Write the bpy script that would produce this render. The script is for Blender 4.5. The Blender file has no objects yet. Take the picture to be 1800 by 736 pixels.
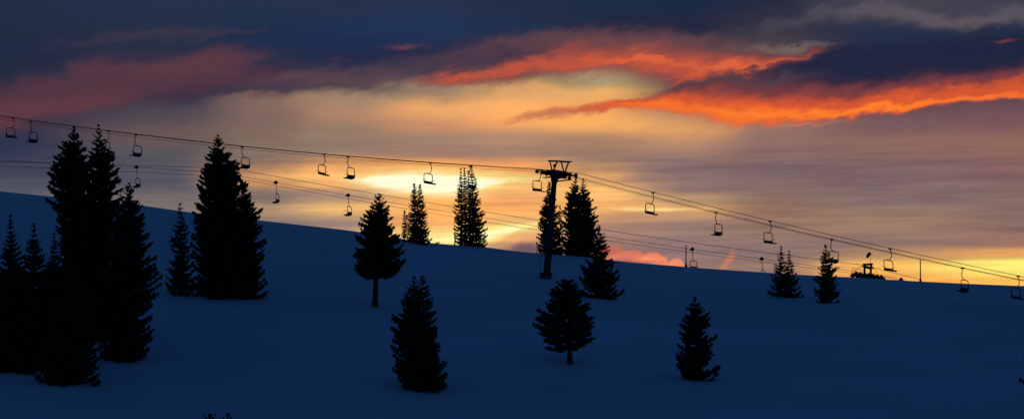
import bpy, math, random
import numpy as np
from mathutils import Vector

R = math.radians
scene = bpy.context.scene
C = scene.collection

# ------------------------------------------------------------------ camera
F = 12000.0            # focal length in photograph pixels (1800 wide): a 240 mm lens
PITCH = R(8.0)
cam_d = bpy.data.cameras.new("camera"); cam = bpy.data.objects.new("camera", cam_d); C.objects.link(cam)
cam_d.sensor_width = 36; cam_d.lens = 36*F/1800
cam_d.clip_start = 1; cam_d.clip_end = 20000
cam.location = (0, 0, 0); cam.rotation_euler = (math.pi/2+PITCH, 0, 0)
scene.camera = cam
scene.view_settings.view_transform = 'Standard'
scene.view_settings.look = 'None'
scene.view_settings.exposure = 0; scene.view_settings.gamma = 1
scene.cycles.samples = 128
scene.cycles.max_bounces = 4; scene.cycles.diffuse_bounces = 2; scene.cycles.glossy_bounces = 2
try: scene.cycles.use_denoising = True
except Exception: pass
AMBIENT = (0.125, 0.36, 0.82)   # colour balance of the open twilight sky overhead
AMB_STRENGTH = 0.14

def ray(px, py):
    """direction through a photograph point, scaled so that y == 1"""
    a = (px-900)/F; b = (368-py)/F
    y = math.cos(PITCH)-b*math.sin(PITCH); z = math.sin(PITCH)+b*math.cos(PITCH)
    return Vector((a/y, 1.0, z/y))

def lin(c):
    return tuple(((v/255)/12.92 if v/255 <= .04045 else ((v/255+.055)/1.055)**2.4) for v in c)+(1.0,)

# ------------------------------------------------------------------ sky
world = bpy.data.worlds.new("World"); scene.world = world; world.use_nodes = True
nt = world.node_tree; nt.nodes.clear()
class V:
    def __init__(s, sock): s.s = sock
    def _b(s, o, op, rev=False):
        n = nt.nodes.new('ShaderNodeMath'); n.operation = op
        a, b = (o, s) if rev else (s, o)
        for i, v in enumerate((a, b)):
            if isinstance(v, V): nt.links.new(v.s, n.inputs[i])
            else: n.inputs[i].default_value = v
        return V(n.outputs[0])
    def __add__(s, o): return s._b(o, 'ADD')
    def __radd__(s, o): return s._b(o, 'ADD')
    def __sub__(s, o): return s._b(o, 'SUBTRACT')
    def __rsub__(s, o): return s._b(o, 'SUBTRACT', True)
    def __mul__(s, o): return s._b(o, 'MULTIPLY')
    def __rmul__(s, o): return s._b(o, 'MULTIPLY')
    def __truediv__(s, o): return s._b(o, 'DIVIDE')
    def __pow__(s, o): return s._b(o, 'POWER')
def fn(op, a, b=None):
    n = nt.nodes.new('ShaderNodeMath'); n.operation = op
    for i, v in enumerate((a, b)):
        if v is None: continue
        if isinstance(v, V): nt.links.new(v.s, n.inputs[i])
        else: n.inputs[i].default_value = v
    return V(n.outputs[0])
def smooth(v, a, b):
    n = nt.nodes.new('ShaderNodeMapRange'); n.interpolation_type = 'SMOOTHSTEP'
    nt.links.new(v.s, n.inputs[0]); n.inputs[1].default_value = a; n.inputs[2].default_value = b
    return V(n.outputs[0])
def comb(x, y, z):
    n = nt.nodes.new('ShaderNodeCombineXYZ')
    for i, v in enumerate((x, y, z)):
        if isinstance(v, V): nt.links.new(v.s, n.inputs[i])
        else: n.inputs[i].default_value = v
    return n.outputs[0]
def noise(x, y, seed, detail=4, rough=.55):
    n = nt.nodes.new('ShaderNodeTexNoise'); n.noise_dimensions = '3D'
    nt.links.new(comb(x, y, seed), n.inputs['Vector'])
    n.inputs['Scale'].default_value = 1; n.inputs['Detail'].default_value = detail
    n.inputs['Roughness'].default_value = rough
    return V(n.outputs[0])-.5
def mix(f, a, b, mode='MIX'):
    n = nt.nodes.new('ShaderNodeMix'); n.data_type = 'RGBA'; n.blend_type = mode; n.clamp_factor = True
    if isinstance(f, V): nt.links.new(f.s, n.inputs[0])
    else: n.inputs[0].default_value = f
    for i, v in ((6, a), (7, b)):
        if isinstance(v, tuple): n.inputs[i].default_value = v
        else: nt.links.new(v, n.inputs[i])
    return n.outputs[2]
def ramp(v, stops, interp):
    n = nt.nodes.new('ShaderNodeValToRGB'); r = n.color_ramp; r.interpolation = interp
    e = r.elements
    while len(e) > 1: e.remove(e[-1])
    e[0].position = min(max(stops[0][0], 0), 1); e[0].color = stops[0][1]
    for p, c in stops[1:]:
        q = e.new(min(max(p, 0), 1)); q.color = c
    if isinstance(v, V): nt.links.new(v.s, n.inputs[0])
    return n.outputs[0]
def sep(sock):
    n = nt.nodes.new('ShaderNodeSeparateColor'); nt.links.new(sock, n.inputs[0])
    return [V(o) for o in n.outputs]

tc = nt.nodes.new('ShaderNodeTexCoord')
sx = nt.nodes.new('ShaderNodeSeparateXYZ'); nt.links.new(tc.outputs['Generated'], sx.inputs[0])
dx, dy, dz = (V(o) for o in sx.outputs)
az = fn('ARCTAN2', dx, dy)                      # compass direction, 0 = along +Y
el = fn('ARCSINE', dz)                          # height above the horizon
U = 9+az*118.8                                  # one unit = 0.48 degrees
W = 3.68-(el-math.radians(8.0))*120
# slow bending of the cloud sheets plus finer wisps
w1 = noise(U*.33, W*.9, 3.1, 2)
w2 = noise((U-W*.4)*.95, (W+U*.22)*2.4, 9.7, 4, .6)
w3 = noise((U-W*.6)*2.2, (W+U*.42)*5.0, 5.2, 5, .62)
up = smooth(W, 2.7, 1.2)                        # the high clouds are more ragged than the low veil
Wb = W+w1*.16+w2*(.05+.28*up)+w3*(.015+.10*up)
Ub = U+w2*.8+w1*.6
S = {
 0: [(0,(36,47,70)),(1,(32,42,66)),(1.6,(42,43,66)),(2.0,(50,46,68)),(2.6,(46,52,78)),(3.0,(64,66,86)),(3.4,(84,86,100)),(3.8,(100,100,108))],
 3: [(0,(37,50,74)),(1,(38,46,70)),(1.6,(45,47,70)),(2.0,(78,72,82)),(2.4,(98,88,90)),(2.8,(88,84,92)),(3.2,(86,84,96)),(3.6,(112,110,112)),(3.9,(122,120,116))],
 4.7: [(0,(38,50,74)),(.6,(30,46,76)),(1.2,(44,46,70)),(1.55,(62,58,74)),(1.8,(125,105,98)),(2.1,(120,104,100)),(2.4,(118,107,100)),(2.8,(122,112,104)),(3.05,(165,132,105)),(3.2,(190,150,105)),(3.45,(120,112,112)),(3.7,(165,145,118)),(3.9,(125,118,116))],
 6: [(0,(40,48,72)),(.5,(32,50,84)),(1.0,(34,42,72)),(1.5,(70,62,74)),(1.75,(160,135,110)),(2.0,(165,135,110)),(2.3,(140,124,108)),(2.65,(138,126,113)),(2.85,(180,140,100)),(3.05,(235,180,110)),(3.25,(225,178,118)),(3.45,(155,138,125)),(3.68,(220,185,120)),(3.9,(150,135,125)),(4.1,(175,150,130))],
 7.6: [(0,(42,50,75)),(.5,(32,52,86)),(.9,(40,44,72)),(1.3,(70,60,74)),(1.6,(150,125,105)),(1.9,(225,170,110)),(2.2,(190,145,110)),(2.45,(150,130,115)),(2.72,(150,125,110)),(2.9,(235,170,100)),(3.1,(255,235,140)),(3.32,(255,252,205)),(3.5,(245,185,100)),(3.7,(245,180,105)),(3.9,(240,170,100)),(4.05,(255,225,125)),(4.2,(255,246,180)),(4.4,(255,225,130))],
 9: [(0,(36,46,70)),(.5,(34,48,78)),(.9,(50,46,68)),(1.3,(100,72,72)),(1.6,(215,160,105)),(1.9,(245,180,110)),(2.1,(240,175,105)),(2.4,(170,140,115)),(2.7,(150,130,115)),(2.93,(230,165,100)),(3.2,(240,182,105)),(3.45,(225,165,110)),(3.7,(240,175,100)),(4.0,(255,238,160)),(4.15,(215,165,120)),(4.4,(140,110,110))],
 10.5: [(0,(30,44,70)),(.6,(35,42,66)),(.9,(90,62,68)),(1.2,(140,106,90)),(1.4,(170,150,110)),(1.62,(232,175,105)),(1.9,(230,165,98)),(2.2,(235,180,105)),(2.5,(158,130,108)),(2.8,(142,121,108)),(3.1,(200,160,110)),(3.4,(240,195,120)),(3.6,(225,175,110)),(3.8,(180,145,110)),(4.1,(150,125,115)),(4.5,(145,115,115))],
 12: [(0,(28,42,68)),(.5,(36,40,64)),(1.0,(100,70,72)),(1.5,(90,60,68)),(1.95,(170,140,108)),(2.3,(208,160,105)),(2.6,(165,135,115)),(2.9,(125,112,115)),(3.3,(130,115,115)),(3.5,(180,155,120)),(3.65,(200,165,115)),(3.9,(150,130,120)),(4.3,(135,118,120)),(4.7,(140,120,118))],
 13.5: [(0,(36,42,64)),(.4,(48,47,66)),(.8,(70,62,72)),(1.2,(50,42,64)),(1.8,(60,45,62)),(2.3,(140,115,108)),(2.6,(130,108,108)),(3,(115,102,108)),(3.4,(125,110,106)),(3.7,(140,116,102)),(4,(136,116,106)),(4.4,(130,115,115)),(4.7,(140,122,115))],
 15.5: [(0,(70,68,80)),(.35,(60,60,76)),(.6,(38,48,72)),(1.0,(28,40,68)),(1.45,(38,38,62)),(1.8,(90,60,70)),(2.2,(112,90,98)),(2.6,(130,105,102)),(3.0,(112,96,104)),(3.5,(118,106,110)),(3.9,(150,130,110)),(4.3,(130,115,110)),(4.5,(165,138,105)),(4.72,(240,190,100)),(4.95,(235,170,90))],
 18: [(0,(60,62,76)),(.35,(70,68,82)),(.55,(36,44,68)),(.9,(26,36,62)),(1.3,(46,38,60)),(1.7,(90,68,84)),(2.1,(108,84,92)),(2.6,(135,105,98)),(3,(125,100,102)),(3.5,(125,108,108)),(4,(125,105,105)),(4.3,(150,120,105)),(4.5,(225,170,100)),(4.66,(255,244,130)),(4.82,(255,238,125)),(4.97,(250,195,95))],
}
keys = sorted(S)
def warm(y, q):
    if y < 1.55 or q[0] < 95: return q
    f = min(1, (y-1.55)/.4)
    return (min(255, q[0]*(1+.06*f)+2*f), q[1]*(1-.012*f), q[2]*(1-.05*f))
POOL = [noise((U-W*.5)*1.3, (W+U*.34)*4.2, 21.3, 4, .62), noise((U-W*.5)*1.5, (W+U*.28)*4.6, 33.1, 4, .62), noise((U-W*.7)*2.0, (W+U*.45)*5.4, 47.9, 6, .66)]
col = None
Wn = Wb/6
for i, k in enumerate(keys):
    c = ramp(Wn, [(y/6, lin(warm(y, q))) for y, q in S[k]], 'CARDINAL' if 0 else 'EASE')
    col = c if col is None else mix(smooth(Ub, keys[i-1], k), col, c)

def stroke(col, rgb, pts, wamp=1.0, edge=2.0, ragged=.6, gain=1.0, seed=0.):
    """a bank of cloud: (direction, height, half-thickness, density) along its length"""
    lo, hi = -3.0, 21.0
    st = [((p[0]-lo)/(hi-lo), (p[1]/10, p[2], p[3], 1)) for p in pts]
    st = [(st[0][0]-.02, st[0][1][:2]+(0 if pts[0][0] > -1.5 else pts[0][3], 1))]+st
    st.append((st[-1][0]+.02, st[-1][1][:2]+(0 if pts[-1][0] < 18.5 else pts[-1][3], 1)))
    yc, wd, ss = sep(ramp((Ub-lo)/(hi-lo), st, 'B_SPLINE'))
    d = (W+(w1*.12+w2*.42+w3*.22)*wamp-yc*10)/wd
    m = fn('EXPONENT', fn('POWER', fn('ABSOLUTE', d), edge)*-1.0)
    n = POOL[int(seed) % 3]
    m = smooth(m*ss*gain+n*ragged*(m*(1.25-m))*1.6, .04, 1.0)
    return mix(m, col, lin(rgb))
# dusky rose banks at the left
col = stroke(col, (84,54,66), [(-2,2.1,.4,.8),(0,1.95,.4,.95),(1,1.75,.42,.95),(2,1.5,.42,.9),(3,1.35,.4,.85),(4,1.3,.3,.7),(5,1.35,.25,.5),(6,1.35,.2,.3)], .6, 2, .4, 1, 20)
col = stroke(col, (97,59,69), [(-2,2.4,.25,.7),(0,2.05,.22,.8),(1,1.92,.22,.85),(1.9,1.74,.17,.6),(2.6,1.6,.1,.35),(3.2,1.5,.06,.1)], .8, 2, .35, 1, 1)
col = stroke(col, (92,58,70), [(.3,1.6,.12,.3),(1.1,1.42,.16,.5),(1.6,1.2,.22,.75),(2.1,1.28,.14,.35),(2.5,1.36,.2,.65),(3.2,1.2,.26,.8),(3.9,1.1,.26,.8),(4.35,.98,.18,.6),(4.7,.92,.1,.2)], 1.0, 2, .55, 1, 2)
col = stroke(col, (68,57,74), [(.8,.9,.14,.3),(2,.75,.14,.55),(3.4,.62,.14,.55),(4.4,.52,.08,.5)], 1, 2, .5, 1, 3)
col = stroke(col, (96,70,78), [(4.4,1.45,.16,.4),(5.0,1.38,.16,.6),(5.8,1.42,.18,.6),(6.8,1.36,.16,.6),(7.4,1.25,.12,.4)], 1, 2, .5, 1, 4)
col = stroke(col, (112,68,72), [(6.75,.82,.06,.4),(7.05,.79,.07,.8),(7.3,.76,.06,.4)], 1, 2, .5, .9, 5)
col = stroke(col, (150,98,88), [(3.9,1.75,.05,.2),(4.4,1.66,.06,.6),(5.2,1.66,.06,.4),(5.8,1.62,.05,.2)], .8, 2, .5, .8, 6)
col = stroke(col, (28,46,80), [(4.4,.72,.14,.3),(5.4,.74,.2,.7),(6.6,.82,.15,.8),(7.2,.62,.1,.3)], 1, 2, .5, 1, 7)
# high bank: dusk red haze, then ragged orange fleece
col = stroke(col, (96,66,74), [(7.4,1.1,.16,.4),(8.6,.85,.2,.6),(9.6,.7,.2,.8),(10.6,.68,.2,.9),(11.6,.72,.2,.8),(12.6,.8,.2,.7),(13.6,.85,.15,.5),(14.4,.85,.1,.2)], 1, 2, .6, 1, 8)
col = stroke(col, (158,76,68), [(7.3,1.5,.1,.3),(7.9,1.4,.14,.8),(9,1.2,.18,.9),(10,1.02,.24,.95),(10.8,1.0,.28,1.0),(11.5,1.1,.28,1.0),(12.2,1.15,.3,1.0),(12.9,1.2,.24,.95),(13.6,1.08,.18,.8),(14.4,.92,.1,.4)], 1, 2, .8, 1.1, 21)
col = stroke(col, (190,84,62), [(7.7,1.44,.05,.3),(8.0,1.4,.07,.7),(8.9,1.18,.08,.6),(9.8,1.1,.12,.85),(10.6,1.06,.14,.95),(11.3,1.08,.14,.95),(11.8,1.22,.15,.9),(12.3,1.2,.16,.9),(12.8,1.27,.13,1.0),(13.4,1.12,.09,.8),(14.2,.97,.05,.4),(14.6,.9,.05,.1)], 1.4, 2, 1.2, 1.1, 9)
col = stroke(col, (222,100,60), [(10.3,1.1,.05,.2),(11.0,1.1,.08,.8),(11.6,1.04,.07,.9),(12.0,1.18,.06,.5),(12.6,1.3,.06,.8),(13.1,1.28,.06,.9),(13.6,1.12,.04,.4),(14,1.02,.04,.2)], 1.6, 2, 1.5, .95, 10)
col = stroke(col, (122,104,100), [(12.9,.86,.06,.2),(13.6,.86,.08,.7),(14.4,.82,.06,.6),(14.9,.8,.04,.2)], 1, 2, .8, 1, 11)
col = stroke(col, (80,62,72), [(11.2,1.62,.06,.2),(11.9,1.5,.11,.7),(12.6,1.52,.12,.9),(13.3,1.48,.14,.9),(14,1.38,.16,.6),(14.6,1.3,.1,.3)], 1.2, 2, .8, 1, 12)
col = stroke(col, (34,38,64), [(13.6,1.28,.1,.3),(14.4,1.15,.25,.8),(15.4,1.05,.3,.9),(16.6,1.0,.28,.8),(18,.95,.25,.7),(19.5,.9,.2,.7)], 1, 2.4, .3, 1, 22)
col = stroke(col, (112,58,64), [(10.9,1.86,.05,.2),(11.5,1.66,.12,.7),(12.4,1.62,.17,.95),(13.4,1.64,.19,.95),(14.4,1.66,.18,.95),(15.6,1.6,.16,.95),(17,1.48,.16,.95),(18,1.36,.17,.95),(19.5,1.15,.18,.9)], .8, 2, .5, 1, 13)
# the burning edge
col = stroke(col, (196,118,84), [(8.6,2.16,.04,.2),(9.2,2.08,.07,.7),(10,1.95,.10,.85),(10.8,1.88,.1,.8),(11.4,1.84,.08,.4)], .8, 2, .6, 1.1, 23)
col = stroke(col, (212,86,50), [(9.9,1.95,.05,.3),(10.9,1.86,.1,.9),(11.6,1.8,.17,1),(12.4,1.88,.26,1),(13.3,1.96,.26,1),(14.2,1.95,.22,1),(15,1.86,.18,1),(16,1.78,.16,1),(17,1.67,.16,1),(18,1.56,.17,1),(19.5,1.4,.18,1)], .9, 2.1, .5, 1.1, 14)
col = stroke(col, (246,112,44), [(10.8,1.9,.05,.3),(11.4,1.86,.08,.9),(12,1.9,.12,.9),(12.7,2.02,.16,1),(13.6,2.06,.15,1),(14.6,1.99,.10,1),(15.4,1.91,.08,1),(16.4,1.83,.07,1),(17.4,1.73,.08,.8),(18.4,1.64,.08,.7)], 1.1, 2, 1.0, 1.1, 15)
col = stroke(col, (255,132,48), [(12.2,1.95,.05,.2),(12.9,2.0,.07,.8),(13.6,2.08,.06,.7),(14.6,1.97,.05,.9),(15.4,1.9,.045,1),(16.4,1.83,.04,.7),(17.4,1.73,.03,.2)], 1.0, 2, 1.0, .85, 24)
col = stroke(col, (226,128,84), [(13.2,2.2,.03,.2),(13.9,2.24,.04,.7),(14.5,2.18,.04,.6),(15,2.12,.03,.2)], .9, 2, .9, .7, 16)
col = stroke(col, (216,142,98), [(10.5,2.32,.03,.1),(11,2.3,.05,.6),(11.4,2.25,.05,.6),(11.8,2.22,.03,.1)], 1.5, 2, 1.4, .7, 17)
# grey breaks top right
col = stroke(col, (90,84,92), [(13.2,.6,.1,.3),(14.3,.4,.16,.5),(15.2,.15,.18,.8),(16,.3,.16,.9),(16.8,.46,.12,.9),(17.6,.36,.14,.8),(19,.2,.15,.7)], 1, 2, .6, 1, 18)
col = stroke(col, (118,60,66), [(17.5,.8,.03,.2),(17.72,.8,.06,1.0),(17.95,.8,.03,.2)], 1, 2, .6, 1, 19)
# the glow round the hidden sun
col = stroke(col, (246,184,112), [(4.6,3.12,.06,.2),(5.4,3.1,.12,.7),(6.2,3.15,.2,.8),(7.2,3.22,.3,.9),(8.4,3.2,.3,.9),(9.4,3.25,.25,.8),(10.2,3.5,.2,.5),(11.2,3.62,.12,.4),(12.2,3.66,.06,.2)], .35, 2, .3, 1, 30)
col = stroke(col, (255,222,130), [(6.0,3.12,.08,.2),(6.7,3.18,.15,.8),(7.4,3.22,.22,1),(8.2,3.2,.2,1),(8.9,3.16,.14,.8),(9.7,3.14,.08,.4),(10.2,3.14,.05,.1)], .3, 2, .3, 1.1, 31)
col = stroke(col, (255,252,214), [(6.2,3.18,.05,.2),(6.8,3.2,.13,.95),(7.5,3.23,.20,1),(8.1,3.24,.15,1),(8.7,3.2,.06,.7),(9.2,3.16,.03,.2)], .3, 2.4, .3, 1.2, 32)
col = stroke(col, (250,186,112), [(6.6,4.1,.12,.3),(7.4,4.1,.28,.9),(8.4,4.02,.32,.9),(9.4,3.9,.24,.9),(10.4,3.8,.14,.6),(11,3.7,.08,.2)], .3, 2, .3, 1, 33)
col = stroke(col, (255,232,138), [(7.2,4.25,.08,.3),(7.7,4.2,.16,1),(8.3,4.14,.18,1),(8.9,4.03,.11,1),(9.4,3.95,.06,.8),(9.8,3.92,.03,.2)], .3, 2, .25, 1.15, 34)
col = stroke(col, (255,250,190), [(7.5,4.22,.05,.3),(8.0,4.18,.09,.8),(8.6,4.1,.08,1),(9.1,4.02,.05,.8),(9.4,3.98,.03,.2)], .3, 2, .3, 1, 35)
col = stroke(col, (255,216,140), [(10.6,3.66,.02,.1),(11.0,3.68,.04,.8),(11.6,3.69,.05,.9),(12.2,3.66,.03,.4),(12.8,3.66,.02,.1)], .25, 2, .3, 1, 36)
# small sunlit puffs low behind the ridge
def puff(col, rgb, cx, cy, rx, ry, amp=.45, k=3.0, seed=0., soft=.2, dens=1.0, shear=0., curl=0.):
    n = noise(U*k, W*k*1.1, 40+seed, 4, .6)
    q = W-cy
    a = (U+q*shear+q*q*curl-cx)/rx; b = q/ry
    d = fn('SQRT', a*a+b*b)+n*amp*2
    return mix(smooth(d, 1+soft, 1-soft)*dens, col, lin(rgb))
for cx, cy, rx, ry, c, sd_ in ((10.70,4.54,.34,.22,(206,112,90),1),(11.08,4.60,.34,.19,(226,124,94),2),(11.48,4.64,.26,.19,(242,136,98),3),(11.88,4.68,.15,.13,(244,146,106),4)):
    col = puff(col, c, cx, cy, rx, ry, .30, 6, sd_, .14, .95)
col = puff(col, (120,84,98), 10.95, 4.64, .26, .10, .6, 5, 7, .6, .75)
col = puff(col, (128,88,98), 11.32, 4.68, .20, .08, .6, 6, 8, .6, .75)
col = puff(col, (150,100,100), 11.7, 4.74, .16, .05, .5, 6, 9, .6, .6)
col = puff(col, (104,86,98), 9.28, 4.42, .26, .15, .4, 5, 5, .45, .8)
col = puff(col, (206,126,102), 12.80, 4.60, .07, .17, .3, 5, 6, .6, .75, .65, 1.2)
# thin level streaks in the bright veil
st = noise(U*.35, (W+U*.02)*7.0, 60, 5, .6)
veil = smooth(W, 2.2, 3.0)
st2 = noise(U*.8+4, (W+U*.03)*16.0, 71, 3, .6)
sa = st*(.85*veil+.12)+st2*(.35*veil+.05)+w3*.12
col = mix(1.0, col, comb(1+sa, 1+sa*.92, 1+sa*.6), 'MULTIPLY')
# open sky overhead and behind: clear twilight
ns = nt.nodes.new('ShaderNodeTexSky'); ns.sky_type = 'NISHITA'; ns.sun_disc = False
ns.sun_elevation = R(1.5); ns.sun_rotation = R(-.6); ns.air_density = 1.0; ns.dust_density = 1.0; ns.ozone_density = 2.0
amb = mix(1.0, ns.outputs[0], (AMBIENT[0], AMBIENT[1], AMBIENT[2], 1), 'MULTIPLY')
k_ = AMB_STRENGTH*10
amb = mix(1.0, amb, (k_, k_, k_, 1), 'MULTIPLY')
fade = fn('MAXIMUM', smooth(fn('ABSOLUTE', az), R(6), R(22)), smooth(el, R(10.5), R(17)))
col = mix(1.0, col, (10, 10, 10, 1), 'MULTIPLY')
bg = nt.nodes.new('ShaderNodeBackground'); nt.links.new(col, bg.inputs[0]); bg.inputs[1].default_value = 0.1
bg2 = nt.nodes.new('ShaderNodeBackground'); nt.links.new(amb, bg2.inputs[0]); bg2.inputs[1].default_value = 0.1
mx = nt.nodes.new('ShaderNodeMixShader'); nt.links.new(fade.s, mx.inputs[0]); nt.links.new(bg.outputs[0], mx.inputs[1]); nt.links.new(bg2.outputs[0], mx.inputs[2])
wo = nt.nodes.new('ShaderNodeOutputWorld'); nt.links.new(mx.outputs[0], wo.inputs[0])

# the sun: down behind the ridge, only a faint warm rim on what stands above it
sd = bpy.data.lights.new("sun", 'SUN'); sun = bpy.data.objects.new("sun", sd); C.objects.link(sun)
sd.energy = .5; sd.angle = R(3); sd.color = (1, .5, .25)
sun.rotation_euler = Vector((math.sin(R(.6)), -math.cos(R(.6)), -math.sin(R(1.5)))).to_track_quat('-Z', 'Y').to_euler()

# ------------------------------------------------------------------ materials
def mat(name, color, rough=.6, metal=0., var=.3, scale=2., bump=0., bscale=20., spec=.3):
    m = bpy.data.materials.new(name); m.use_nodes = True
    t = m.node_tree; b = t.nodes['Principled BSDF']
    b.inputs['Roughness'].default_value = rough; b.inputs['Metallic'].default_value = metal
    b.inputs['Specular IOR Level'].default_value = spec
    g = t.nodes.new('ShaderNodeNewGeometry')
    n = t.nodes.new('ShaderNodeTexNoise'); n.inputs['Scale'].default_value = scale; n.inputs['Detail'].default_value = 4
    t.links.new(g.outputs['Position'], n.inputs['Vector'])
    r = t.nodes.new('ShaderNodeValToRGB')
    r.color_ramp.elements[0].position = .3; r.color_ramp.elements[1].position = .7
    r.color_ramp.elements[0].color = tuple(c*(1-var) for c in color)+(1,)
    r.color_ramp.elements[1].color = tuple(min(1, c*(1+var)) for c in color)+(1,)
    t.links.new(n.outputs[0], r.inputs[0]); t.links.new(r.outputs[0], b.inputs['Base Color'])
    if bump:
        n2 = t.nodes.new('ShaderNodeTexNoise'); n2.inputs['Scale'].default_value = bscale; n2.inputs['Detail'].default_value = 5
        t.links.new(g.outputs['Position'], n2.inputs['Vector'])
        bp = t.nodes.new('ShaderNodeBump'); bp.inputs['Strength'].default_value = bump; bp.inputs['Distance'].default_value = .3
        t.links.new(n2.outputs[0], bp.inputs['Height']); t.links.new(bp.outputs[0], b.inputs['Normal'])
    return m
M_snow = mat('snow', (.80, .83, .86), .7, 0, .07, .06, .6, .55, .1)
M_leaf = mat('needles', (.030, .045, .026), .8, 0, .45, .8, 0, 20, .1)
M_bark = mat('bark', (.045, .034, .026), .9, 0, .4, 3, 0, 20, .1)
M_steel = mat('dark_painted_steel', (.035, .036, .04), .55, 0, .3, 1.5)
M_galv = mat('weathered_steel', (.07, .07, .075), .5, .3, .3, 1.5)
M_rope = mat('steel_rope', (.04, .038, .036), .5, .3, .2, 2)
M_seat = mat('seat_slats', (.07, .035, .025), .7, 0, .35, 3)
M_rubber = mat('rubber', (.02, .02, .02), .8, 0, .2, 3)
M_wood = mat('weathered_wood', (.06, .045, .035), .8, 0, .3, 3)
M_cloth = mat('dark_fabric', (.05, .02, .018), .8, 0, .3, 3)

# ------------------------------------------------------------------ terrain
RID = [(-900,250),(-400,297),(0,337),(120,349),(250,362),(350,376),(460,388),(560,399),(630,407),(700,420),(760,427.5),(857,434),(900,441),(960,446),(1040,452),(1100,460),(1250,472),(1400,482),(1500,487),(1600,493),(1700,498),(1800,502),(2300,520),(3000,545)]
ru = np.array([(p-900)/F for p, q in RID]); re_ = np.array([ray(p, q).z for p, q in RID])
uu = np.linspace(ru[0], ru[-1], 1200); ee = np.interp(uu, ru, re_)
kk = np.hanning(31); kk /= kk.sum()
ee = np.convolve(np.pad(ee, 15, mode='edge'), kk, 'valid')
rnd = np.random.RandomState(4)
waves = [(rnd.uniform(0, 6.28), lam, amp, rnd.uniform(-.5, .5)) for lam, amp in ((160, .45), (110, .28), (70, .2), (45, .11), (28, .06), (15, .03))]
def height(x, y):
    x = np.asarray(x, float); y = np.asarray(y, float)
    u = np.clip(x/np.maximum(y, 250), uu[0], uu[-1])
    E = np.interp(u, uu, ee)
    Rd = 805-250*u
    m0 = -.29
    t = np.clip(y/Rd, -.5, 1)
    h = (1-3*t*t+2*t**3)*-1.7+Rd*m0*t*(1-t)**2+Rd*E*(3*t*t-2*t**3)+Rd*E*(t**3-t*t)
    h = np.where(y < 0, -1.7-.29*y*np.exp(y/300), h)
    d = np.maximum(y-Rd, 0)
    back = Rd*E+E*d-.0021*d*d
    slope_d = 140.
    lin_ = Rd*E+E*slope_d-.0021*slope_d**2+(E-.0042*slope_d)*(d-slope_d)*np.exp(-(d-slope_d)/900)
    h = np.where(d > 0, np.where(d > slope_d, lin_, back), h)
    w = np.clip(1-np.abs(y-620)/150, 0, 1)
    fadeu = np.clip((Rd-y)/90, 0, 1)
    n = 0
    for ph, lam, amp, c in waves:
        n = n+amp*np.sin(6.283*(x*c*1.2+y*(1-abs(c)*.4))/lam+ph+1.3*np.sin(6.283*x/(lam*2.3)+ph*2))
    return h+n*fadeu*np.clip(y/300, 0, 1)
def gh(x, y): return float(height(x, y))
def ground_at(px, py):
    r = ray(px, py); ys = np.arange(420, 900, .25)
    f = height(r.x*ys, ys)-r.z*ys
    k = np.argmax(f >= 0)
    if f[k] < 0: k = int(np.argmax(f))        # just above the crest: stand on it
    y = ys[k]
    return Vector((r.x*y, y, gh(r.x*y, y)))

def mesh_obj(name, verts, faces, m, parent=None, smooth_=False):
    me = bpy.data.meshes.new(name); me.from_pydata([tuple(v) for v in verts], [], faces); me.update()
    o = bpy.data.objects.new(name, me); C.objects.link(o)
    if m: me.materials.append(m)
    if smooth_:
        for p in me.polygons: p.use_smooth = True
    if parent: o.parent = parent
    return o
def axis_pts(fine_lo, fine_hi, step, lo, hi):
    a = list(np.arange(fine_lo, fine_hi+.01, step)); s = step; v = fine_hi
    while v < hi: s *= 1.12; v += s; a.append(v)
    s = step; v = fine_lo
    while v > lo: s *= 1.12; v -= s; a.insert(0, v)
    return np.array(a)
gx = axis_pts(-90, 90, .8, -9000, 9000); gy = axis_pts(500, 860, .8, -3000, 12000)
GX, GY = np.meshgrid(gx, gy); GZ = height(GX, GY)
nx, ny = len(gx), len(gy)
vs = np.stack([GX, GY, GZ], -1).reshape(-1, 3)
ii = (np.arange(ny-1)[:, None]*nx+np.arange(nx-1)[None]).ravel()
fs = np.stack([ii, ii+1, ii+nx+1, ii+nx], -1)
me = bpy.data.meshes.new('snow_slope')
me.vertices.add(len(vs)); me.vertices.foreach_set('co', vs.ravel())
me.loops.add(fs.size); me.loops.foreach_set('vertex_index', fs.ravel())
me.polygons.add(len(fs)); me.polygons.foreach_set('loop_start', np.arange(0, fs.size, 4)); me.polygons.foreach_set('loop_total', np.full(len(fs), 4))
me.polygons.foreach_set('use_smooth', np.ones(len(fs), bool)); me.update(); me.validate()
snow = bpy.data.objects.new('snow_slope', me); C.objects.link(snow); me.materials.append(M_snow); snow['kind'] = 'structure'

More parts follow.
